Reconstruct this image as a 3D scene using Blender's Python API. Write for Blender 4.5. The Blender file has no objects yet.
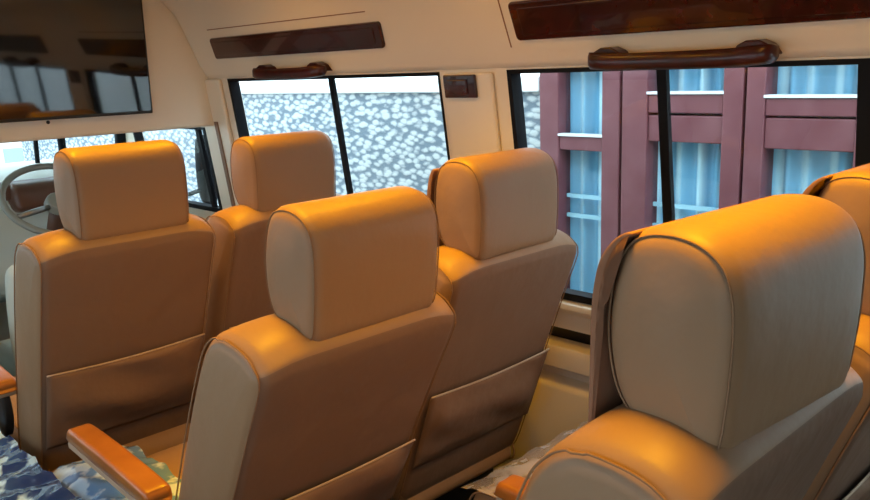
import bpy, bmesh, math, random
from mathutils import Vector, Matrix
random.seed(7)
sc = bpy.context.scene
col = sc.collection
PI = math.pi

# ---------------------------------------------------------------- materials
def mat(name, color, rough=0.5, metal=0.0, spec=0.5, coat=0.0, bump=None, vary=None, sheen=0.0):
    m = bpy.data.materials.new(name); m.use_nodes = True
    nt = m.node_tree; b = nt.nodes['Principled BSDF']
    b.inputs['Base Color'].default_value = (*color, 1)
    b.inputs['Roughness'].default_value = rough
    b.inputs['Metallic'].default_value = metal
    b.inputs['Specular IOR Level'].default_value = spec
    b.inputs['Coat Weight'].default_value = coat
    b.inputs['Sheen Weight'].default_value = sheen
    tc = nt.nodes.new('ShaderNodeTexCoord')
    if vary:                                   # (scale, second colour, detail)
        n = nt.nodes.new('ShaderNodeTexNoise'); n.inputs['Scale'].default_value = vary[0]
        n.inputs['Detail'].default_value = vary[2]
        nt.links.new(tc.outputs['Object'], n.inputs['Vector'])
        r = nt.nodes.new('ShaderNodeValToRGB')
        r.color_ramp.elements[0].position = .35; r.color_ramp.elements[0].color = (*color, 1)
        r.color_ramp.elements[1].position = .68; r.color_ramp.elements[1].color = (*vary[1], 1)
        nt.links.new(n.outputs['Fac'], r.inputs['Fac']); nt.links.new(r.outputs['Color'], b.inputs['Base Color'])
    if bump:                                   # (scale, strength, distance)
        n = nt.nodes.new('ShaderNodeTexNoise'); n.inputs['Scale'].default_value = bump[0]
        n.inputs['Detail'].default_value = 4
        nt.links.new(tc.outputs['Object'], n.inputs['Vector'])
        bp = nt.nodes.new('ShaderNodeBump'); bp.inputs['Strength'].default_value = bump[1]
        bp.inputs['Distance'].default_value = bump[2]
        nt.links.new(n.outputs['Fac'], bp.inputs['Height']); nt.links.new(bp.outputs['Normal'], b.inputs['Normal'])
    return m

M = {}
M['leather'] = mat('leather', (.285, .172, .097), .48, spec=.35, bump=(9, .22, .02))
M['fabric'] = mat('fabric', (.20, .122, .082), .7, spec=.25, bump=(6, .4, .03))
M['piping'] = mat('piping', (.45, .33, .24), .5)
M['dark_piping'] = mat('dark_piping', (.22, .13, .08), .6)
M['seam'] = mat('seam_thread', (.25, .15, .09), .85, spec=.1)
M['suede'] = mat('suede', (.27, .14, .085), .85, spec=.2, bump=(40, .2, .005))
M['cream'] = mat('cream', (.83, .76, .64), .55, spec=.35, bump=(3, .05, .02))
M['ceil'] = mat('ceil', (.72, .65, .52), .8)
M['pillar'] = mat('pillar', (.84, .77, .65), .5)
M['sill'] = mat('sill', (.75, .69, .58), .35)
M['wood'] = mat('burl_wood', (.022, .0025, .003), .2, spec=.4, coat=.5, vary=(22, (.06, .007, .006), 8))
M['handle'] = mat('handle_wood', (.028, .003, .003), .32, spec=.4, coat=.2, vary=(24, (.065, .007, .006), 6))
M['arm_wood'] = mat('arm_wood', (.25, .085, .014), .32, coat=.3, vary=(12, (.33, .125, .022), 5))
M['rubber'] = mat('rubber', (.006, .007, .010), .6, spec=.15)
M['black'] = mat('black_plastic', (.012, .012, .013), .45)
M['screen'] = mat('screen', (.004, .004, .005), .05, spec=1.0, coat=.25)
M['floor'] = mat('floor_mat', (.03, .028, .027), .9, bump=(60, .3, .005))
M['metal'] = mat('steel', (.35, .35, .35), .35, metal=1)
M['dash'] = mat('dash_plastic', (.60, .66, .62), .5)
M['dash_brown'] = mat('dash_brown', (.12, .05, .03), .4)
M['wheel'] = mat('wheel_grey', (.24, .26, .24), .45)
M['cabseat'] = mat('cab_seat', (.55, .62, .60), .6)
M['cluster'] = mat('cluster_blue', (.05, .15, .28), .4)
M['frame_red'] = mat('painted_timber', (.125, .030, .040), .5, vary=(5, (.17, .06, .072), 6), bump=(30, .25, .004))
M['ledge'] = mat('ledge_white', (.7, .74, .78), .5)
M['curtain'] = mat('curtain', (.25, .54, .76), .7, vary=(4, (.36, .66, .84), 3))
M['muntin'] = mat('muntin_blue', (.45, .72, .85), .6)
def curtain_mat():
    m = mat('fold_light_curtain', (.3, .6, .8), .75); nt = m.node_tree; b = nt.nodes['Principled BSDF']
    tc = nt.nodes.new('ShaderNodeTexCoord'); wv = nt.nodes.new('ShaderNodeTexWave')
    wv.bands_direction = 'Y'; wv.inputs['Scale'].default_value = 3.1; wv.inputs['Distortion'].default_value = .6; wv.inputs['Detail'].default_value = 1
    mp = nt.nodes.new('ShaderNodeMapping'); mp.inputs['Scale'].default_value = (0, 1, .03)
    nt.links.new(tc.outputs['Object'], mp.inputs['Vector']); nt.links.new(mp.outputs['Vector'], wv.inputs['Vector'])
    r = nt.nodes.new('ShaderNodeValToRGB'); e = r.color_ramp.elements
    e[0].position = .55; e[0].color = (.20, .46, .66, 1); e[1].position = .97; e[1].color = (.62, .85, .95, 1)  # pale bands painted in for the light catching the curtain folds
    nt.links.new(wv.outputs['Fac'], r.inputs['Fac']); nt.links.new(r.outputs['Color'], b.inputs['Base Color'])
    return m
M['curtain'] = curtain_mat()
M['asphalt'] = mat('paving', (.35, .34, .33), .9, bump=(30, .4, .01))
M['whitewall'] = mat('plaster_white', (.82, .84, .84), .8, vary=(1.5, (.74, .78, .8), 5))
M['farglass'] = mat('far_glass', (.25, .42, .55), .3)

def stone_mat():
    m = bpy.data.materials.new('rough_stone'); m.use_nodes = True; nt = m.node_tree
    b = nt.nodes['Principled BSDF']; b.inputs['Roughness'].default_value = .85
    tc = nt.nodes.new('ShaderNodeTexCoord'); mp = nt.nodes.new('ShaderNodeMapping')
    mp.inputs['Scale'].default_value = (1, .55, 1.15); mp.inputs['Rotation'].default_value = (math.radians(-30), 0, 0)
    nt.links.new(tc.outputs['Object'], mp.inputs['Vector'])
    v = nt.nodes.new('ShaderNodeTexVoronoi'); v.inputs['Scale'].default_value = 27; v.inputs['Randomness'].default_value = .7
    nt.links.new(mp.outputs['Vector'], v.inputs['Vector'])
    n = nt.nodes.new('ShaderNodeTexNoise'); n.inputs['Scale'].default_value = 36; n.inputs['Detail'].default_value = 4
    nt.links.new(mp.outputs['Vector'], n.inputs['Vector'])
    mx = nt.nodes.new('ShaderNodeMath'); mx.operation = 'MULTIPLY_ADD'; mx.inputs[1].default_value = .8
    vs_ = nt.nodes.new('ShaderNodeMath'); vs_.operation = 'MULTIPLY'; vs_.inputs[1].default_value = 1.0; nt.links.new(v.outputs['Distance'], vs_.inputs[0])
    nt.links.new(n.outputs['Fac'], mx.inputs[0]); nt.links.new(vs_.outputs[0], mx.inputs[2])
    r = nt.nodes.new('ShaderNodeValToRGB')
    e = r.color_ramp.elements
    e[0].position = .70; e[0].color = (.46, .50, .51, 1); e[1].position = 1.02; e[1].color = (.13, .17, .21, 1)
    nt.links.new(mx.outputs[0], r.inputs['Fac']); nt.links.new(r.outputs['Color'], b.inputs['Base Color'])
    bp = nt.nodes.new('ShaderNodeBump'); bp.invert = True; bp.inputs['Distance'].default_value = .004
    nt.links.new(mx.outputs[0], bp.inputs['Height']); nt.links.new(bp.outputs['Normal'], b.inputs['Normal'])
    return m
M['stone'] = stone_mat()

def glass_mat(name, tint, gl=.1):
    m = bpy.data.materials.new(name); m.use_nodes = True; nt = m.node_tree
    nt.nodes.remove(nt.nodes['Principled BSDF']); out = nt.nodes['Material Output']
    t = nt.nodes.new('ShaderNodeBsdfTransparent'); t.inputs['Color'].default_value = (*tint, 1)
    g = nt.nodes.new('ShaderNodeBsdfGlossy'); g.inputs['Roughness'].default_value = .02
    lw = nt.nodes.new('ShaderNodeLayerWeight'); lw.inputs['Blend'].default_value = .5
    pw = nt.nodes.new('ShaderNodeMath'); pw.operation = 'POWER'; pw.inputs[1].default_value = 5
    f = nt.nodes.new('ShaderNodeMath'); f.operation = 'MULTIPLY_ADD'; f.inputs[1].default_value = .9; f.inputs[2].default_value = .025
    nt.links.new(lw.outputs['Facing'], pw.inputs[0]); nt.links.new(pw.outputs[0], f.inputs[0])
    mx = nt.nodes.new('ShaderNodeMixShader')
    nt.links.new(f.outputs[0], mx.inputs[0]); nt.links.new(t.outputs[0], mx.inputs[1]); nt.links.new(g.outputs[0], mx.inputs[2])
    nt.links.new(mx.outputs[0], out.inputs['Surface'])
    return m
M['dimming'] = glass_mat('dimming_glass', (.72, .74, .74))  # tint added to the unseen left windows to cut daylight in the cabin
M['glass'] = glass_mat('window_glass', (.93, .97, .98))

def film_mat(name, tint, body, solid, cut=.50, sc_=13):
    m = bpy.data.materials.new(name); m.use_nodes = True; nt = m.node_tree
    b = nt.nodes['Principled BSDF']; out = nt.nodes['Material Output']
    b.inputs['Roughness'].default_value = .18; b.inputs['Specular IOR Level'].default_value = .9
    tc = nt.nodes.new('ShaderNodeTexCoord')
    n = nt.nodes.new('ShaderNodeTexNoise'); n.inputs['Scale'].default_value = sc_; n.inputs['Detail'].default_value = 3
    nt.links.new(tc.outputs['Object'], n.inputs['Vector'])
    r = nt.nodes.new('ShaderNodeValToRGB'); e = r.color_ramp.elements
    e[0].position = cut; e[0].color = (*body, 1); e[1].position = cut+.06; e[1].color = (*tint, 1)
    nt.links.new(n.outputs['Fac'], r.inputs['Fac']); nt.links.new(r.outputs['Color'], b.inputs['Base Color'])
    t = nt.nodes.new('ShaderNodeBsdfTransparent'); mx = nt.nodes.new('ShaderNodeMixShader'); mx.inputs[0].default_value = solid
    nt.links.new(t.outputs[0], mx.inputs[1]); nt.links.new(b.outputs[0], mx.inputs[2]); nt.links.new(mx.outputs[0], out.inputs['Surface'])
    return m
M['film_clear'] = film_mat('clear_film', (.62, .60, .66), (.42, .38, .40), .5)
M['film_pale'] = film_mat('pale_blue_film', (.55, .72, .90), (.12, .27, .55), .85)
M['film_blue'] = film_mat('blue_film', (.40, .62, .85), (.006, .03, .16), .97, .53, 11)

def emis(name, color, s):
    m = bpy.data.materials.new(name); m.use_nodes = True; b = m.node_tree.nodes['Principled BSDF']
    b.inputs['Base Color'].default_value = (.8, .7, .5, 1)
    b.inputs['Emission Color'].default_value = (*color, 1); b.inputs['Emission Strength'].default_value = s
    return m

# ---------------------------------------------------------------- mesh helpers
def link(name, bm, m, parent=None, smooth=True, bevel=0, subsurf=0):
    bmesh.ops.recalc_face_normals(bm, faces=bm.faces[:])
    me = bpy.data.meshes.new(name); bm.to_mesh(me); bm.free()
    me.materials.append(m if not isinstance(m, str) else M[m])
    for p in me.polygons: p.use_smooth = smooth
    o = bpy.data.objects.new(name, me); col.objects.link(o)
    if parent: o.parent = parent
    if bevel:
        b = o.modifiers.new('bevel', 'BEVEL'); b.width = bevel; b.segments = 3; b.limit_method = 'ANGLE'; b.angle_limit = math.radians(35)
        w = o.modifiers.new('wn', 'WEIGHTED_NORMAL'); w.keep_sharp = True
    if subsurf:
        s = o.modifiers.new('sub', 'SUBSURF'); s.levels = subsurf; s.render_levels = subsurf
    return o

def hexa(bm, c):      # c: 8 corners, bottom ring 0-3 and top ring 4-7
    v = [bm.verts.new(p) for p in c]
    for f in ((0,3,2,1),(4,5,6,7),(0,1,5,4),(1,2,6,5),(2,3,7,6),(3,0,4,7)): bm.faces.new([v[i] for i in f])

def box(bm, x0, x1, y0, y1, z0, z1):
    hexa(bm, [(x0,y0,z0),(x1,y0,z0),(x1,y1,z0),(x0,y1,z0),(x0,y0,z1),(x1,y0,z1),(x1,y1,z1),(x0,y1,z1)])

def wx(z): return 1.8 + .13*(1.54 - z)                 # inner face of the right wall, leaning in towards the roof
def wbox(bm, y0, y1, z0, z1, a, b):                   # slab following that wall, a..b outwards from its inner face
    hexa(bm, [(wx(z0)+a,y0,z0),(wx(z0)+b,y0,z0),(wx(z0)+b,y1,z0),(wx(z0)+a,y1,z0),
              (wx(z1)+a,y0,z1),(wx(z1)+b,y0,z1),(wx(z1)+b,y1,z1),(wx(z1)+a,y1,z1)])

def prism(bm, pts, y0, y1):                           # polygon in XZ run along Y
    a = [bm.verts.new((x, y0, z)) for x, z in pts]; b = [bm.verts.new((x, y1, z)) for x, z in pts]
    bm.faces.new(a); bm.faces.new(b[::-1])
    for i in range(len(pts)):
        j = (i+1) % len(pts); bm.faces.new((a[i], b[i], b[j], a[j]))

def tube(bm, pts, r, n=8, closed=False):
    pts = [Vector(p) for p in pts]; rings = []
    N = len(pts)
    up = None
    for i, p in enumerate(pts):
        if closed: t = pts[(i+1) % N] - pts[i-1]
        else: t = pts[min(i+1, N-1)] - pts[max(i-1, 0)]
        t.normalize()
        if up is None:
            up = Vector((0,0,1)) if abs(t.z) < .9 else Vector((1,0,0))
        a = t.cross(up).normalized(); b = a.cross(t).normalized(); up = b
        rr = r[i] if isinstance(r, (list, tuple)) else r
        rings.append([bm.verts.new(p + a*rr*math.cos(2*PI*k/n) + b*rr*math.sin(2*PI*k/n)) for k in range(n)])
    for i in range(N if closed else N-1):
        A, B = rings[i], rings[(i+1) % N]
        for k in range(n): bm.faces.new((A[k], A[(k+1) % n], B[(k+1) % n], B[k]))
    if not closed:
        bm.faces.new(rings[0][::-1]); bm.faces.new(rings[-1])

def spline(pts, closed=True, n=6):
    P = [Vector(p) for p in pts]; out = []; N = len(P)
    for i in range(N if closed else N-1):
        if closed: a, b, c, d = P[i-1], P[i], P[(i+1) % N], P[(i+2) % N]
        else: a, b, c, d = P[max(i-1,0)], P[i], P[i+1], P[min(i+2,N-1)]
        for k in range(n):
            t = k/n
            out.append(.5*((2*b)+(c-a)*t+(2*a-5*b+4*c-d)*t*t+(3*b-3*c+d-a)*t**3))
    if not closed: out.append(P[-1])
    return out

def loft(bm, prof, hw, r=.025, dome=.006, mod=None, seg=6, mid=8, relax=30):
    """closed YZ profile run along X with rounded, slightly domed ends; mod(x,y,z)->offset"""
    pr = spline(prof, True, 6); N = len(pr)
    cen = sum(pr, Vector((0,0)))/N
    nrm = []
    for i in range(N):
        t = (pr[(i+1) % N]-pr[i-1]).normalized(); n = Vector((t.y, -t.x))
        if n.dot(pr[i]-cen) < 0: n = -n
        nrm.append(n)
    # keep the outward side consistent with orientation
    area = sum(pr[i].x*pr[(i+1) % N].y-pr[(i+1) % N].x*pr[i].y for i in range(N))
    for i in range(N):
        t = (pr[(i+1) % N]-pr[i-1]).normalized(); n = Vector((t.y, -t.x)) * (1 if area > 0 else -1); nrm[i] = n
    st = []
    for k in range(seg+1):
        a = PI/2*k/seg; st.append((-hw + r*(1-math.sin(a)), r*(1-math.cos(a))))
    st = [(-hw+r*(1-math.sin(PI/2*k/seg)), r*(1-math.cos(PI/2*k/seg))) for k in range(seg, -1, -1)]   # inset r at the very end
    st = sorted([(-hw + r*(1-math.cos(PI/2*k/seg)), r*(1-math.sin(PI/2*k/seg))) for k in range(seg+1)])
    xs = st + [(-hw+r+(2*hw-2*r)*k/mid, 0) for k in range(1, mid)] + [(-x, i) for x, i in reversed(st)]
    rings = []
    for x, ins in xs:
        ring = []
        Q = [p - n*ins for p, n in zip(pr, nrm)]
        for _ in range(int(relax*ins/r)):          # relax the inset outline so tight corners never fold
            Q = [(Q[i-1]+Q[i]*2+Q[(i+1) % N])/4 for i in range(N)]
        for q in Q:
            v = Vector((x, q.x, q.y))
            if mod: v = v + Vector(mod(x, q.x, q.y))
            ring.append(bm.verts.new(v))
        rings.append(ring)
    for A, B in zip(rings, rings[1:]):
        for i in range(N): bm.faces.new((A[i], A[(i+1) % N], B[(i+1) % N], B[i]))
    for ring, s in ((rings[0], -1), (rings[-1], 1)):
        prev = ring
        for f, d in ((.8, .45), (.5, .8), (.22, .97)):
            cur = []
            c = sum((v.co for v in ring), Vector())/N
            for v in ring:
                q = c + (v.co-c)*f; q.x += s*dome*d; cur.append(bm.verts.new(q))
            for i in range(N): bm.faces.new((prev[i], prev[(i+1) % N], cur[(i+1) % N], cur[i]))
            prev = cur
        cv = bm.verts.new(sum((v.co for v in prev), Vector())/N)
        for i in range(N): bm.faces.new((prev[i], prev[(i+1) % N], cv))
    return pr

def side_curve(prof, x, off=0.0, close=True):
    pr = spline(prof, True, 6)
    return [(x, p.x, p.y) for p in pr]

def grid(bm, nx, ny, fn):
    V = [[bm.verts.new(fn(i/nx, j/ny)) for j in range(ny+1)] for i in range(nx+1)]
    for i in range(nx):
        for j in range(ny): bm.faces.new((V[i][j], V[i+1][j], V[i+1][j+1], V[i][j+1]))

def empty(name, loc, label, cat, group=None):
    o = bpy.data.objects.new(name, None); col.objects.link(o); o.location = loc; o.empty_display_size = .1
    tag(o, label, cat, group); return o
def tag(o, label, cat, group=None, kind=None):
    if label: o['label'] = label
    if cat: o['category'] = cat
    if group: o['group'] = group
    if kind: o['kind'] = kind
    return o
def struct(o, label=None):
    o['kind'] = 'structure'
    if label: o['label'] = label
    return o

# ---------------------------------------------------------------- room shell
YB, YF = -1.3, 4.35
bm = bmesh.new(); box(bm, -.4, 2.1, YB-.05, YF+.2, -.06, 0); struct(link('floor', bm, 'floor', smooth=False), 'dark carpeted van floor')
bm = bmesh.new(); box(bm, -.4, 1.9, YB-.05, 3.3, 1.93, 1.99); struct(link('ceiling', bm, 'ceil', smooth=False), 'cream van headliner')
bm = bmesh.new(); box(bm, -.1, 1.86, 3.3, 4.35, 1.50, 1.56)
struct(link('trim_1', bm, 'ceil', smooth=False), 'cream roof lining over the driving cab')

# right wall with two openings for passengers and one in the cab door
W1 = (1.825, 3.08); W2 = (-.40, 1.55); WD = (3.36, 4.12)
ZS, ZT = .868, 1.54
bm = bmesh.new()
wbox(bm, YB, 3.35, 0, .70, .03, .09)
wbox(bm, YB, 3.35, .77, ZS, 0, .09)
wbox(bm, YB, 3.35, .70, .77, .07, .09)
wbox(bm, YB, W2[0], ZS, ZT, 0, .05); wbox(bm, W2[1], W1[0], ZS, ZT, 0, .05); wbox(bm, W1[1], 3.35, ZS, ZT, 0, .05)
wbox(bm, YB, 3.35, ZT, 1.96, 0, .05)
o = link('wall_right', bm, 'cream', smooth=False); struct(o, 'cream moulded side wall of the van below, between and above its windows')
bm = bmesh.new()
wbox(bm, 3.35, YF, 0, .93, 0, .05); wbox(bm, 3.35, WD[0], .93, 1.33, 0, .05); wbox(bm, WD[1], YF, .93, 1.33, 0, .05); wbox(bm, 3.35, YF, 1.33, 1.6, 0, .05)
struct(link('door_1', bm, 'cream', smooth=False), 'cream driver door beside the steering wheel')
# moulded ledges below the windows
bm = bmesh.new(); prism(bm, [(wx(.868)+.03,.868),(wx(.868)-.022,.862),(wx(.85)-.03,.845),(wx(.83)-.012,.825),(wx(.82)+.03,.82)], YB, 3.4)
struct(link('trim_2', bm, 'sill', smooth=True, bevel=.004), 'pale window ledge running under the windows')
bm = bmesh.new(); prism(bm, [(wx(.70)+.05,.715),(wx(.70)-.02,.712),(wx(.69)-.03,.69),(wx(.66)-.03,.645),(wx(.63)+.005,.625),(wx(.6)+.05,.62)], YB, 3.4)
struct(link('trim_3', bm, 'cream', smooth=True, bevel=.004), 'cream moulded belt rail under the dark recess')
bm = bmesh.new()
prism(bm, [(wx(.5)+.05,.60),(wx(.55)-.02,.58),(wx(.4)-.05,.40),(wx(.2)-.05,.16),(wx(.1)-.01,.02),(wx(.1)+.05,.02)], .2, 1.72)
struct(link('trim_4', bm, M['pillar'], smooth=True, bevel=.02), 'cream bulging wheel arch panel low on the side wall')
bm = bmesh.new(); wbox(bm, YB, 3.4, .712, .768, .055, .069)
struct(link('trim_5', bm, 'black', smooth=False), 'dark back of the recess below the window ledge')

# pillar covers
bm = bmesh.new(); wbox(bm, 1.60, 1.80, .88, 1.535, -.018, .0)
struct(link('trim_6', bm, 'pillar', smooth=True, bevel=.01), 'cream pillar cover between the two windows')
bm = bmesh.new(); wbox(bm, 3.13, 3.33, .88, 1.54, -.02, .0)
struct(link('trim_7', bm, 'pillar', smooth=True, bevel=.008), 'cream pillar cover at the front end of the first window')
bm = bmesh.new(); wbox(bm, 3.20, 3.225, .88, 1.36, -.026, -.018)
struct(link('trim_8', bm, 'dark_piping', smooth=False), 'brown joint line down the front pillar cover')

# left wall: same pattern, behind the camera's left shoulder
bm = bmesh.new()
box(bm, -.32, -.25, YB, YF, 0, .9); box(bm, -.32, -.25, YB, YF, 1.54, 1.96)
for a, b in ((YB,-1.1),(.35,.6),(1.9,2.1),(3.2,3.45),(4.2,YF)): box(bm, -.32, -.25, a, b, .9, 1.54)
struct(link('wall_left', bm, 'cream', smooth=False), 'cream wall of the van opposite the windows')
bm = bmesh.new()
box(bm, -.3, 1.95, YB-.05, YB, 0, 1.96)  # unseen wall, built without windows to keep daylight off the seat backs
struct(link('wall_back', bm, 'cream', smooth=False), 'unseen rear end of the van, windows left out to darken the seat backs')

# header over the cab that carries the screen
bm = bmesh.new(); box(bm, -.25, 1.84, 3.24, 3.32, 1.34, 1.93)
struct(link('wall_front', bm, 'cream', smooth=True, bevel=.015), 'cream header panel between cabin and cab')
bm = bmesh.new(); bmesh.ops.create_uvsphere(bm, u_segments=12, v_segments=6, radius=.007, matrix=Matrix.Translation((1.115,3.238,1.405)))
tag(link('screw_cap', bm, 'black'), 'tiny dark screw on cream header just below the screen', 'screw')

# roof duct along the right side
def dx(z): return 1.765 - .42*(z-1.585)
bm = bmesh.new()
prism(bm, [(1.80,1.545),(1.785,1.552),(1.775,1.575),(dx(1.60),1.60),(dx(1.74),1.74),(1.67,1.80),(1.60,1.87),(1.48,1.925),(1.86,1.93),(1.82,1.545)], YB, 3.24)
struct(link('trim_9', bm, 'cream', smooth=True, bevel=.012), 'cream roof duct moulding above the windows')

def duct_pt(y, z, off): n = Vector((-.922, 0, -.387)); p = Vector((dx(z), y, z)); return p + n*off
def duct_panel(bm, y0, y1, z0, z1, r, th, slant=0):
    pts = []
    for cy, cz, a0 in ((y1-r, z1-r, 0), (y0+r, z1-r, 90), (y0+r, z0+r, 180), (y1-r, z0+r, 270)):
        for k in range(5):
            a = math.radians(a0+k*22.5); pts.append((cy+r*math.cos(a), cz+r*math.sin(a)))
    pts = [(y - slant*(z-z0), z) for y, z in pts]
    A = [bm.verts.new(duct_pt(y, z, -.004)) for y, z in pts]; B = [bm.verts.new(duct_pt(y, z, th)) for y, z in pts]
    bm.faces.new(A[::-1]); bm.faces.new(B)
    for i in range(len(pts)): bm.faces.new((A[i], A[(i+1) % len(pts)], B[(i+1) % len(pts)], B[i]))
def wood_duct(y0, y1, z0, z1, label, slant=0):
    e = empty('wood_duct_panel', (dx(z0), (y0+y1)/2, z0), label, 'trim panel', 'burl panels on the roof duct')
    b = bmesh.new(); duct_panel(b, y0, y1, z0, z1, .012, .010, slant); o = link('face_plate', b, 'wood', bevel=.005)
    b = bmesh.new(); duct_panel(b, y0+.03, y1-.03, z0+.014, z1-.014, .006, .0135, slant); p = link('raised_centre', b, 'wood', bevel=.003)
    for q in (o, p):
        q.parent = e; q.matrix_parent_inverse = Matrix.Translation(-Vector(e.location))
    return e
wood_duct(2.01, 3.06, 1.622, 1.702, 'shorter dark red burl panel on the roof duct near the screen', .2)
wood_duct(-.25, 1.465, 1.618, 1.716, 'longer dark red burl panel on the roof duct over the rear window')
bm = bmesh.new()
def dline(y0, y1, z0, z1):
    c = [duct_pt(y0,z0,-.003),duct_pt(y1,z0,-.003),duct_pt(y1,z0,.0012),duct_pt(y0,z0,.0012),duct_pt(y0,z1,-.003),duct_pt(y1,z1,-.003),duct_pt(y1,z1,.0012),duct_pt(y0,z1,.0012)]
    hexa(bm, c)
dline(2.05, 3.04, 1.732, 1.735); dline(1.496, 1.500, 1.60, 1.74)
struct(link('trim_10', bm, M['suede'], smooth=False), 'thin joint lines in the roof duct moulding')

# ---------------------------------------------------------------- windows in the side walls
def pane_box(b, y0, y1, z0, z1, t=.004): wbox(b, y0, y1, z0, z1, .022, .022+t)
def side_window(name, y0, y1, z0, z1, divs, label, rw=.022):
    b = bmesh.new()
    wbox(b, y0, y0+(.007 if name == 'window_1' else rw), z0, z1, -.004, .04); wbox(b, y1-.014, y1, z0, z1, -.004, .04)
    wbox(b, y0, y1, z0, z0+rw, -.004, .04); wbox(b, y0, y1, z1-.012, z1, -.004, .04)
    f = link(name, b, 'rubber', smooth=False); struct(f, label); dd = .016
    for d, w in divs:
        b = bmesh.new(); wbox(b, d-w/2, d+w/2, z0, z1, .0, dd); link('window_divider', b, 'rubber', f, smooth=False)
    b = bmesh.new(); pane_box(b, y0+.01, y1-.01, z0+.01, z1-.006); link('window_pane', b, 'glass', f, smooth=False)
side_window('window_1', W1[0], W1[1], ZS, ZT, [(2.385, .020)], 'sliding window in black rubber towards the front, stone wall outside')
side_window('window_2', W2[0], W2[1], ZS, ZT, [(1.062, .026), (.595, .036), (.1, .03)], 'sliding window in black rubber towards the rear, red timber windows outside')
side_window('window_3', WD[0], WD[1], .93, 1.33, [(3.445, .03)], 'driver door window')
def left_window(name, y0, y1):
    b = bmesh.new()
    for a in ((y0,y0+.02,.9,1.54),(y1-.02,y1,.9,1.54),(y0,y1,.9,.92),(y0,y1,1.52,1.54),((y0+y1)/2-.015,(y0+y1)/2+.015,.9,1.54)): box(b, -.30, -.255, *a)
    f = struct(link(name, b, 'rubber', smooth=False), 'window in the opposite wall')
    b = bmesh.new(); box(b, -.285, -.281, y0+.01, y1-.01, .91, 1.53); link('window_pane', b, 'dimming', f, smooth=False)
for i, (a, b_) in enumerate(((-1.1,.35),(.6,1.9),(2.1,3.2),(3.45,4.2))): left_window('window_%d' % (4+i), a, b_)
# windscreen
b = bmesh.new()
hexa(b, [(-.2,4.40,1.08),(1.86,4.40,1.08),(1.86,4.406,1.08),(-.2,4.406,1.08),(-.2,4.16,1.50),(1.80,4.16,1.50),(1.80,4.166,1.50),(-.2,4.166,1.50)])
f = struct(link('window_8', b, 'glass', smooth=False), 'windscreen in front of the steering wheel')
b = bmesh.new(); tube(b, [(1.86,4.40,.9),(1.80,4.16,1.52)], .035); tube(b, [(1.40,4.30,1.05),(1.385,4.20,1.5)], .012); tube(b, [(1.53,4.30,1.05),(1.50,4.20,1.5)], .02)
link('window_frame', b, 'rubber', f)
b = bmesh.new(); box(b, -.3, 1.93, 4.40, 4.46, 0, 1.09)
struct(link('wall_cab', b, 'cream', smooth=False), 'firewall below the windscreen')

# wood switch plate on the pillar
e = empty('pillar_plate', (1.79,1.72,1.5), 'small square burl wood plate on the pillar between the windows', 'switch plate')
b = bmesh.new(); wbox(b, 1.655, 1.785, 1.462, 1.53, -.030, -.018); o1 = link('plate', b, 'wood', bevel=.004)
b = bmesh.new(); wbox(b, 1.685, 1.765, 1.472, 1.516, -.036, -.028); o2 = link('rocker', b, 'wood', bevel=.004)
for q in (o1, o2): q.parent = e; q.matrix_parent_inverse = Matrix.Translation(-Vector(e.location))

# grab handles
def grab(y0, y1, z, label, s):
    L = y1-y0; e = empty('grab_handle', (1.775, (y0+y1)/2, z), label, 'grab handle', 'wooden grab handles over the windows')
    pts = [(-.030*0-.032, -L/2, -.0), (-.05, -L/2+.03, -.004), (-.055, -L/4, -.008), (-.055, L/4, -.008), (-.05, L/2-.03, -.004), (-.032, L/2, 0)]
    b = bmesh.new()
    P = spline(pts, False, 6)
    prof = [(-.014,-.010),(-.014,.006),(-.010,.014),(.010,.014),(.014,.006),(.014,-.010),(.008,-.017),(-.008,-.017)]
    rings = []
    for i, p in enumerate(P):
        t = i/(len(P)-1); k = min(1, .62+.38*math.sin(min(t, 1-t)*PI*4) if min(t, 1-t) < .125 else 1)
        rings.append([b.verts.new((p.x+a*s*k, p.y, p.z+c*s*k)) for a, c in prof])
    for A, B in zip(rings, rings[1:]):
        for i in range(8): b.faces.new((A[i], A[(i+1) % 8], B[(i+1) % 8], B[i]))
    b.faces.new(rings[0]); b.faces.new(rings[-1])
    link('grip', b, 'handle', e)
    for sgn in (-1, 1):
        b = bmesh.new()
        c = sgn*(L/2-.05)
        prof2 = [(c-.045, -.006), (c-.035, .014*s), (c-.015, .022*s), (c+.015, .022*s), (c+.035, .014*s), (c+.045, -.006)]
        A = [b.verts.new((.012, y, zz)) for y, zz in prof2]; B = [b.verts.new((-.045, y, zz*.9)) for y, zz in prof2]
        b.faces.new(A); b.faces.new(B[::-1])
        for i in range(6): b.faces.new((A[i], A[(i+1) % 6], B[(i+1) % 6], B[i]))
        link('mount', b, 'handle', e, bevel=.004)
grab(2.335, 2.765, 1.562, 'shorter looking burgundy wooden grab handle above the front window', 1.25)
grab(.755, 1.225, 1.560, 'burgundy wooden grab handle over the rear window nearest the viewer', 1.3)

# ---------------------------------------------------------------- television
e = empty('television', (1.09, 3.2, 1.415), 'flat black television on the cream header, reflecting blue windows', 'television')
e.rotation_euler = (math.radians(1.6), 0, 0)
b = bmesh.new(); box(b, -.41, .425, 0, .035, 0, .50); link('casing', b, 'black', e, smooth=False, bevel=.004)
b = bmesh.new(); box(b, -.402, .417, -.0012, .002, .012, .492); link('screen', b, 'screen', e, smooth=False)

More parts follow.
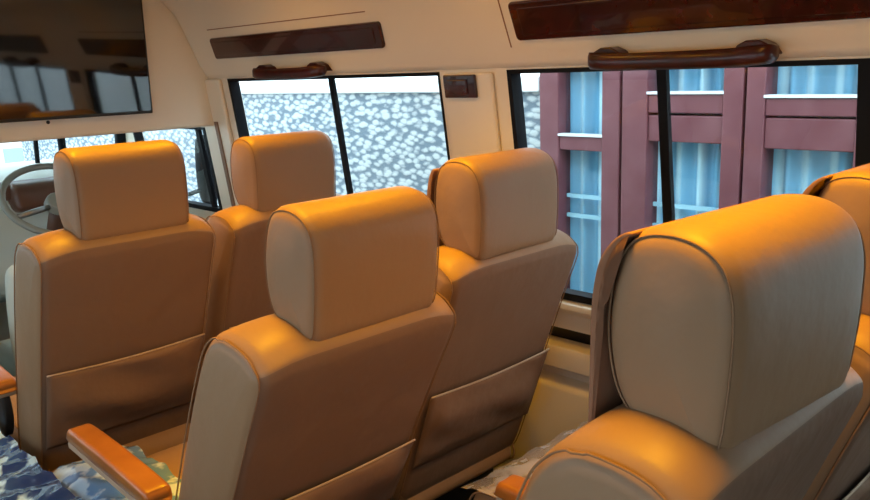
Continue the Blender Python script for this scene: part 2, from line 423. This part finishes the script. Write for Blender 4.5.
# ---------------------------------------------------------------- ceiling lamps (warm)
lampm = emis('lamp_glow', (1, .45, .03), 12)
LAMPS = [(.80, 2.30), (.82, 1.40), (.80, .50), (1.30, 2.36), (1.30, 1.46), (1.28, .56)]
LP = [40, 46, 37, 36, 42, 40]
LN = ['above the front row aisle seat', 'above the middle row aisle seat', 'above the nearest aisle seat', 'above the front row window seat', 'above the middle row window seat', 'above the nearest window seat']
for i, (x, y) in enumerate(LAMPS):
    e = empty('ceiling_lamp', (x, y, 1.93), 'round warm ceiling lamp ' + LN[i], 'ceiling lamp', 'round warm ceiling lamps')
    b = bmesh.new(); bmesh.ops.create_cone(b, cap_ends=True, segments=32, radius1=.11, radius2=.12, depth=.02, matrix=Matrix.Translation((0,0,-.01))); link('bezel', b, 'metal', e, bevel=.003)
    b = bmesh.new(); bmesh.ops.create_cone(b, cap_ends=True, segments=32, radius1=.085, radius2=.095, depth=.012, matrix=Matrix.Translation((0,0,-.024))); link('diffuser', b, lampm, e)
    ld = bpy.data.lights.new('lamp', 'AREA'); ld.shape = 'DISK'; ld.size = .18; ld.color = (1, .47, .0); ld.energy = LP[i]*.1; ld.spread = math.radians(100)
    lo = bpy.data.objects.new('lamp_light', ld); col.objects.link(lo); lo.location = (x, y, 1.892)

# ---------------------------------------------------------------- passenger seats
HP = [(.004,-.006),(-.003,.05),(-.003,.11),(.002,.162),(.018,.198),(.050,.217),(.095,.219),(.132,.204),(.152,.165),(.158,.105),(.150,.055),(.132,.016),(.098,-.008),(.04,-.012)]
def make_headrest(root, x, y, z, yaw, tilt, pad=0, s=1.0):
    h = empty_child('headrest_mount', root) if False else None
    b = bmesh.new()
    prof = [(a*.97, c) for a, c in HP]
    loft(b, prof, .155, .028, .007, relax=12)
    o = link('headrest', b, 'leather', root)
    o.location = (x, y, z); o.rotation_euler = (tilt, 0, yaw); o.scale = (s, s, s)
    for sx in (-1, 1):
        b = bmesh.new()
        pr = spline(prof, True, 6); c = Vector((.075, .1))
        tube(b, [(sx*.147, c.x+(p.x-c.x)*.935, c.y+(p.y-c.y)*.935) for p in pr], .0013, 6, True)
        link('side_seam', b, 'seam', o)
        b = bmesh.new(); tube(b, [(sx*.06, .075, -.09), (sx*.06, .075, .02)], .007)
        link('headrest_post', b, 'metal', o)
    if pad:
        b = bmesh.new()
        lo = -.05-.06*(pad > 1)
        P = [(.150,lo),(.156,.05),(.158,.12),(.152,.165),(.140,.190),(.128,.202),(.122,.205),(.123,.2085),(.132,.206),(.146,.194),(.161,.168),(.167,.12),(.164,.05),(.158,lo)]
        if pad == 1: P = [(.152,lo),(.158,.06),(.158,.12),(.150,.165),(.140,.185),(.146,.190),(.158,.170),(.167,.12),(.166,.06),(.160,lo)]
        loft(b, P, .156, .002, .0)
        link('headrest_flap', b, 'suede', o)
    return o

BT = .175
def backrest_prof(H):
    return [(0,-H),(.002,-H*.6),(.0,-.2),(-.003,-.06),(.001,-.022),(.014,-.004),(.050,.006),(.095,.0),(.145,-.024),(.178,-.067),(.195,-.15),(.20,-H*.5),(.185,-H),(.13,-H-.02),(.05,-H-.02)]

def make_seat(name, label, X, Y, Z, recl, hr, pad=0, arms=(1, 1), pocketdrop=.36, arm=0, hs=1.03, armz=0):
    """X centre, Y/Z of the rear top edge of the backrest"""
    root = empty(name, (X, Y+.45, 0), label, 'seat', 'beige reclining passenger seats')
    oy = -.45
    H = (Z-.42)/math.cos(recl)
    prof = backrest_prof(H)
    b = bmesh.new()
    def shape(x, y, z):
        u = abs(x)/.25
        top = max(0, 1+z/.12) if z > -.12 else 0
        return (0, 0, -.026*max(0, (u-.55)/.45)**2*min(1, top))
    loft(b, prof, .25, .03, .006, mod=shape, mid=12)
    br = link('backrest', b, 'fabric', root); br.location = (0, oy, Z); br.rotation_euler = (recl, 0, 0)
    br.data.materials.append(M['leather'])
    ring = spline(prof, True, 6); N = len(ring)
    for p in br.data.polygons:                # only the flat rear panel is fabric, the rest leather
        q = ring[p.index % N]
        if not (q.x < .012 and q.y < -.012 and q.y > -H-.001 and abs(p.center.x) < .240 and abs(p.normal.x) < .8): p.material_index = 1
    # leather side panels and front cushion roll
    pr = spline([p for p in prof if True], True, 6)
    b = bmesh.new()
    for sx in (-1, 1):
        b = bmesh.new()
        tube(b, [(sx*.2445, p.x+(.005 if p.x < .05 else -.005 if p.x > .13 else 0), p.y-.026*.9*max(0, min(1, 1+p.y/.12))-(.004 if p.y > -.03 else 0)) for p in pr], .0018, 6, True)
        link('edge_seam', b, 'seam', br)
    # map pocket on the rear
    rnd = random.Random(int(X*100+Y*10))
    ph = rnd.random()*6
    z0, z1 = -pocketdrop, -H+.12
    def pk(u, v):
        x = -.235+.47*u; z = z0+(z1-z0)*v
        e = min(1, min(u, 1-u)*9); w = min(1, (1-v)*6)
        d = .005 + .016*e*w*(.5+.5*math.sin(PI*min(1, v*1.1))) + e*w*(.004*math.sin(z*38+x*7+ph) + .003*math.sin(x*23+z*30+ph*2))
        if v < .03: d = .007
        zz = z + .010*math.sin(PI*u)*(1-v)*-1
        return (x, -d-.004, zz)
    b = bmesh.new(); grid(b, 28, 22, pk)
    p = link('map_pocket', b, 'fabric', root); p.location = (0, oy, Z); p.rotation_euler = (recl, 0, 0)
    so = p.modifiers.new('solid', 'SOLIDIFY'); so.thickness = .003; so.offset = -1
    b = bmesh.new(); tube(b, [pk(u/24, 0) for u in range(25)], .0026, 6); link('pocket_piping', b, 'piping', p)
    # hem line over lower back
    # cushion
    cz = .50
    cp = [(.0,.36),(-.01,.44),(.02,.485),(.15,.50),(.35,.515),(.52,.545),(.60,.55),(.645,.525),(.655,.46),(.64,.39),(.60,.355),(.3,.345)]
    b = bmesh.new(); loft(b, cp, .235, .03, .004, mid=10)
    c = link('seat_cushion', b, 'leather', root); c.location = (0, oy+.27, 0)
    for sx in (-1, 1):
        b = bmesh.new(); q = spline(cp, True, 6); tube(b, [(sx*.226, k.x, k.y) for k in q], .003, 6, True)
        link('edge_seam', b, 'seam', c)
    b = bmesh.new(); box(b, -.22, .22, -.13, .40, .25, .35); link('seat_frame', b, 'black', root, bevel=.01)
    for sx in (-1, 1):
        b = bmesh.new(); box(b, sx*.17-.025, sx*.17+.025, -.10, .36, 0, .25); link('leg', b, 'black', root, bevel=.008)
    # armrests
    for sx, on in zip((-1, 1), arms):
        if not on: continue
        xa = sx*.272
        b = bmesh.new()
        ap = [(.0,-.014),(-.012,.0),(-.008,.018),(.02,.026),(.2,.030),(.40,.026),(.428,.016),(.432,.0),(.42,-.012),(.2,-.016)]
        loft(b, ap, .033, .012, .002, mid=4)
        a = link('armrest', b, 'arm_wood', root); a.location = (xa, oy+.44+arm, .665+armz); a.rotation_euler = (math.radians(2), 0, 0)
        b = bmesh.new(); box(b, -.030, .030, .0, .43, -.030, -.010); link('armrest_base', b, 'piping', a, bevel=.006)
        b = bmesh.new(); loft(b, [(.02,-.02),(.0,-.09),(.03,-.16),(.09,-.16),(.11,-.09),(.10,-.02)], .014, .005, .001, mid=2); link('armrest_bracket', b, 'black', a)
    (hx, hy, hz, yaw, tilt) = hr
    make_headrest(root, hx-X, hy-(Y+.45), hz, yaw, tilt, pad, hs)
    return root
R = math.radians
# headrest: rear bottom centre x, y, z, yaw, tilt
make_seat('passenger_seat', 'beige passenger seat in the front row, nearest the steering wheel', .91, 2.105, 1.135, R(21), (.928, 2.124, 1.151, R(.3), R(3.5)), 0, arm=-.05, pocketdrop=.38, armz=.02)
make_seat('passenger_seat', 'beige passenger seat in the front row, beside the front window', 1.49, 2.155, 1.118, R(20), (1.495, 2.184, 1.133, 0, R(3)), 0, (0, 1), pocketdrop=.38)
make_seat('passenger_seat', 'beige passenger seat in the middle row on the aisle, leaning furthest back', .938, 1.150, 1.062, R(26), (.964, 1.166, 1.077, R(.4), R(7.5)), 0, pocketdrop=.39, hs=1.055)
make_seat('passenger_seat', 'beige passenger seat in the middle row, next to the pillar between windows', 1.53, 1.265, 1.095, R(20), (1.524, 1.275, 1.112, R(1.2), R(2)), 1, (0, 1))
make_seat('passenger_seat', 'large beige passenger seat nearest the viewer with a brown flap on its headrest', .91, .335, 1.135, R(20), (.91, .352, 1.140, R(-3.6), R(3.8)), 2, arm=-.16, hs=1.055)
make_seat('passenger_seat', 'beige passenger seat cut by the right picture edge, beside the rear window', 1.53, .345, 1.110, R(20), (1.52, .385, 1.135, 0, R(4)), 2, (0, 1))

# ---------------------------------------------------------------- plastic films
def film(name, m, label, cat, x0, x1, y0, y1, zf, amp, seed, n=44):
    rnd = random.Random(seed); W = [(rnd.uniform(10, 60), rnd.uniform(10, 60), rnd.uniform(0, 6), rnd.uniform(.3, 1)) for _ in range(9)]
    def fn(u, v):
        x = x0+(x1-x0)*u; y = y0+(y1-y0)*v
        d = sum(a*(1-abs(math.sin(kx*x+ky*y+p))) for kx, ky, p, a in W)/len(W)
        return (x+.006*math.sin(y*40), y+.006*math.sin(x*50), zf(x, y)+amp*d)
    b = bmesh.new(); grid(b, n, n, fn); o = link(name, b, m); tag(o, label, cat); return o
def cushz(Yr):
    def f(x, y):
        t = y-(Yr+.27)
        pts = [(-.1,.50),(.15,.502),(.35,.517),(.52,.547),(.60,.552),(.66,.53),(.70,.45),(.8,.3)]
        for (a, za), (b_, zb) in zip(pts, pts[1:]):
            if t <= b_: return za+(zb-za)*max(0, (t-a)/(b_-a))
        return .3
    return f
film('plastic_cover', 'film_clear', 'crumpled clear plastic over the seat cushion beside the brown flapped headrest', 'plastic sheet', 1.28, 1.78, .72, 1.27, lambda x, y: cushz(.345)(x, y)+.012, .03, 3)
film('plastic_cover', 'film_pale', 'pale blue crumpled plastic bulging under the wooden armrest of the middle row', 'plastic sheet', .60, .83, 1.62, 2.16, lambda x, y: .555-.25*max(0, y-2.08)-.5*max(0, .66-x), .035, 5)
film('plastic_wrap', 'film_blue', 'dark blue and white plastic wrapping hanging into the aisle at lower left', 'plastic sheet', .40, .61, 1.75, 2.72, lambda x, y: .55-.35*(.61-x), .05, 9)

# ---------------------------------------------------------------- cab
# driver seat
e = empty('driver_seat', (1.14, 3.30, 0), 'pale driver seat mostly hidden behind the front row', 'seat')
b = bmesh.new(); loft(b, [(0,.45),(-.05,.7),(-.07,.86),(-.04,.90),(.03,.90),(.07,.85),(.09,.7),(.12,.45)], .27, .04, .01); o = link('backrest', b, 'cabseat', e); o.location = (0,-.14,0)
b = bmesh.new(); loft(b, [(0,.35),(0,.48),(.1,.52),(.33,.52),(.37,.48),(.37,.35)], .25, .03, .01); o = link('seat_cushion', b, 'cabseat', e); o.location = (0,-.08,0)
b = bmesh.new(); box(b, -.2, .2, -.05, .3, 0, .36); link('seat_base', b, 'black', e, bevel=.01)
# engine cover
b = bmesh.new(); loft(b, [(3.1,.0),(3.1,.6),(3.14,.70),(3.2,.74),(3.5,.76),(3.62,.72),(3.62,0)], .17, .04, .01)
o = link('engine_cover', b, 'cabseat'); o.location = (.62, .02, 0); tag(o, 'pale rounded engine cover on the cab floor at far left', 'engine cover')
# dashboard
e = empty('dashboard', (.85, 4.12, .085), 'pale dashboard with a brown band beyond the steering wheel', 'dashboard')
b = bmesh.new(); loft(b, [(-.35,.55),(-.38,.85),(-.36,.98),(-.30,1.03),(-.1,1.06),(.3,1.08),(.34,1.0),(.34,.5)], .98, .02, .0); link('dash_body', b, 'dash', e)
b = bmesh.new(); loft(b, [(-.39,.985),(-.39,1.02),(-.36,1.045),(-.30,1.05),(-.30,.98)], .96, .005, .0); link('dash_band', b, 'dash_brown', e)
b = bmesh.new(); loft(b, [(-.43,.93),(-.44,.98),(-.42,1.03),(-.36,1.05),(-.26,1.04),(-.28,.93)], .12, .03, .005); o = link('instrument_hood', b, 'dash_brown', e); o.location = (.36, 0, 0)
b = bmesh.new(); box(b, -.05, .06, -.43, -.37, .90, .965); o = link('radio', b, 'cluster', e, bevel=.004)
for xx in (-.12, .13):
    b = bmesh.new(); bmesh.ops.create_cone(b, cap_ends=True, segments=20, radius1=.02, radius2=.017, depth=.03, matrix=Matrix.Translation((xx,-.395,.80)) @ Matrix.Rotation(PI/2, 4, 'X')); link('knob', b, 'black', e)
# steering wheel
e = empty('steering_wheel', (1.21, 3.5, 1.075), 'grey steering wheel seen left of the front row headrest', 'steering wheel')
e.rotation_euler = (R(36), 0, 0)
b = bmesh.new(); tube(b, [((.215)*math.cos(2*PI*k/48), (.215)*math.sin(2*PI*k/48), 0) for k in range(48)], .014, 10, True); link('rim', b, 'wheel', e)
b = bmesh.new(); bmesh.ops.create_cone(b, cap_ends=True, segments=28, radius1=.06, radius2=.05, depth=.04, matrix=Matrix.Translation((0,0,-.02))); link('hub', b, 'wheel', e, bevel=.008)
for a in (200, 340, 270):
    b = bmesh.new(); tube(b, [(.04*math.cos(R(a)), .04*math.sin(R(a)), -.02), (.2*math.cos(R(a)), .2*math.sin(R(a)), 0)], .012, 8); link('spoke', b, 'metal', e)
b = bmesh.new(); tube(b, [(0,0,-.04), (0,-.0,-.30)], .035, 12); link('column', b, 'dash_brown', e)
# door mirror outside
e = empty('door_mirror', (2.02, 3.74, 1.10), 'black door mirror outside the driver window', 'mirror')
b = bmesh.new(); loft(b, [(-.03,-.16),(-.03,.14),(0,.16),(.05,.12),(.06,-.12),(0,-.18)], .034, .012, .003); link('mirror_housing', b, 'rubber', e)
b = bmesh.new(); tube(b, [(-.10,.02,-.12),(0,.03,-.1)], .012); link('mirror_arm', b, 'black', e)

# ---------------------------------------------------------------- outside
FX = 3.1
b = bmesh.new(); box(b, -14, 16, -12, 24, -.75, -.7); struct(link('floor_outside', b, 'asphalt', smooth=False), 'paved yard outside')
b = bmesh.new(); box(b, FX+.02, FX+.3, 2.47, 10, -.7, 1.425)
tag(link('stone_wall', b, 'stone', smooth=False), 'rough grey and white stone wall outside the front window', 'wall')
b = bmesh.new(); box(b, FX-.01, FX+.34, 2.47, 10, 1.425, 1.50)
tag(link('wall_coping', b, 'whitewall', smooth=False, bevel=.01), 'white coping along the top of the rough stone wall', 'wall coping')
# timber window unit in a house wall
b = bmesh.new(); box(b, FX+.16, FX+.4, -6, 2.46, -.7, 4.2)
tag(link('house_wall', b, 'whitewall', smooth=False), 'white house wall behind the red timber windows', 'house wall')
def unit(label, posts, rails_z, cells, y0, y1):
    """posts: (ya,yb,proud); cells: (ya,yb,za,zb)"""
    e = empty('timber_window', (FX, (y0+y1)/2, 0), label, 'house window', 'red timber windows across the alley')
    cy = (y0+y1)/2
    for a, c, pr_ in posts:
        b = bmesh.new(); box(b, -pr_, .12, a-cy, c-cy, -.1, 2.3); link('post', b, 'frame_red', e, smooth=False, bevel=.006)
    for a, c, z0, z1, pr_ in rails_z:
        b = bmesh.new(); box(b, -pr_, .10, a-cy, c-cy, z0, z1); link('rail', b, 'frame_red', e, smooth=False, bevel=.005)
    for a, c, z0, z1 in cells:
        def cf(u, v, a=a, c=c, z0=z0, z1=z1):
            y = a+(c-a)*u
            return (.10+.018*math.sin(y*66+1.2*math.sin(y*19))+.006*math.sin(y*31+2), y-cy, z0+(z1-z0)*v)
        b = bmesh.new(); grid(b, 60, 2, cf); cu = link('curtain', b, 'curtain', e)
        b = bmesh.new(); box(b, .045, .05, a-cy, c-cy, z0, z1); link('pane', b, 'glass', e, smooth=False)
        if z1-z0 > .6:
            for zz in (.83, .925):
                b = bmesh.new(); box(b, .052, .066, a-cy, c-cy, zz, zz+.018); link('muntin', b, 'muntin', e, smooth=False)
        b = bmesh.new(); box(b, -.014, .03, a-cy-.004, c-cy+.004, z0-.002, z0+.009); link('ledge', b, 'ledge', e, smooth=False)
    return e
# left leaf: post | pane | stile
unit('narrow red timber window leaf next to the rough stone wall, blue curtains behind', [(2.350,2.46,.015),(2.02,2.112,.012)],
     [(2.112,2.35,1.158,1.222,.006),(2.112,2.35,1.54,1.75,.006),(2.112,2.35,-.1,.2,.006)],
     [(2.112,2.35,1.225,1.54),(2.112,2.35,.2,1.155)], 2.02, 2.46)
unit('wide red timber window unit in the middle, behind the black window divider', [(1.882,2.005,.015),(1.462,1.545,.012)],
     [(1.545,1.882,1.335,1.41,.006),(1.545,1.882,1.215,1.325,.002),(1.545,1.882,1.56,1.75,.006),(1.545,1.882,-.1,.2,.006)],
     [(1.545,1.882,1.415,1.56),(1.545,1.882,.2,1.212)], 1.462, 2.005)
unit('red timber window unit on the right, with a short upper pane', [(1.375,1.450,.012),(.95,1.045,.012)],
     [(1.045,1.375,1.330,1.395,.006),(1.045,1.375,1.205,1.322,.002),(1.045,1.375,1.56,1.75,.006),(1.045,1.375,-.1,.2,.006)],
     [(1.045,1.375,1.40,1.56),(1.045,1.375,.2,1.20)], .95, 1.45)
unit('red timber window unit at the right edge of the view', [(.86,.94,.012),(.4,.48,.012)],
     [(.48,.86,1.2,1.4,.006),(.48,.86,1.56,1.75,.006),(.48,.86,-.1,.2,.006)],
     [(.48,.86,1.40,1.56),(.48,.86,.2,1.20)], .4, .94)
# house ahead of the windscreen
e = empty('white_building', (3, 12, -.7), 'white building with small blue windows beyond the windscreen', 'building')
b = bmesh.new(); box(b, -6, 6, 0, 3, 0, 7); link('wall', b, 'whitewall', e, smooth=False)
for i in range(7):
    for j in range(4):
        b = bmesh.new(); box(b, -5.5+i*1.5, -4.9+i*1.5, -.03, .02, .9+j*1.1, 1.4+j*1.1); link('window', b, 'farglass', e, smooth=False)

# ---------------------------------------------------------------- light
w = bpy.data.worlds.new('World'); sc.world = w; w.use_nodes = True
nt = w.node_tree; bg = nt.nodes['Background']
bg.inputs['Color'].default_value = (.76, .91, 1.0, 1); bg.inputs['Strength'].default_value = 5.6
def portal(loc, rot, sx, sy):
    ld = bpy.data.lights.new('daylight_portal', 'AREA'); ld.shape = 'RECTANGLE'; ld.size = sx; ld.size_y = sy
    ld.cycles.is_portal = True
    o = bpy.data.objects.new('daylight_portal', ld); col.objects.link(o); o.location = loc; o.rotation_euler = rot
for a, b_ in ((-1.1,.35),(.6,1.9),(2.1,3.2),(3.45,4.2)): portal((-.34,(a+b_)/2,1.22), (0, R(-90), 0), .66, b_-a)
for a, b_ in ((-.4,1.55),(1.825,3.08),(3.5,4.1)): portal((2.0,(a+b_)/2,1.2), (0, R(90), 0), .7, b_-a)
portal((.8,4.5,1.3), (R(-90),0,0), 2.1, .6)

# ---------------------------------------------------------------- camera
yaw, pit, roll = R(43.861), R(12.555), R(2.079)
cy, sy, cp, sp, cr, sr = math.cos(yaw), math.sin(yaw), math.cos(pit), math.sin(pit), math.cos(roll), math.sin(roll)
z = Vector((sy*cp, cy*cp, -sp)); x = Vector((cy, -sy, 0)); y = z.cross(x)
x2 = cr*x+sr*y; y2 = -sr*x+cr*y
cd = bpy.data.cameras.new('camera'); cam = bpy.data.objects.new('camera', cd); col.objects.link(cam)
cd.sensor_width = 36; cd.lens = 813.1/870*36; cd.clip_start = .02
cam.matrix_world = Matrix(((x2.x,-y2.x,-z.x,0),(x2.y,-y2.y,-z.y,0),(x2.z,-y2.z,-z.z,1.55),(0,0,0,1)))
sc.camera = cam
sc.cycles.use_denoising = True
sc.cycles.max_bounces = 8; sc.cycles.transparent_max_bounces = 12; sc.cycles.sample_clamp_indirect = 4
vs = sc.view_settings; vs.view_transform = 'Standard'; vs.look = 'None'; vs.gamma = 1; vs.use_curve_mapping = False
vs.exposure = 0.0
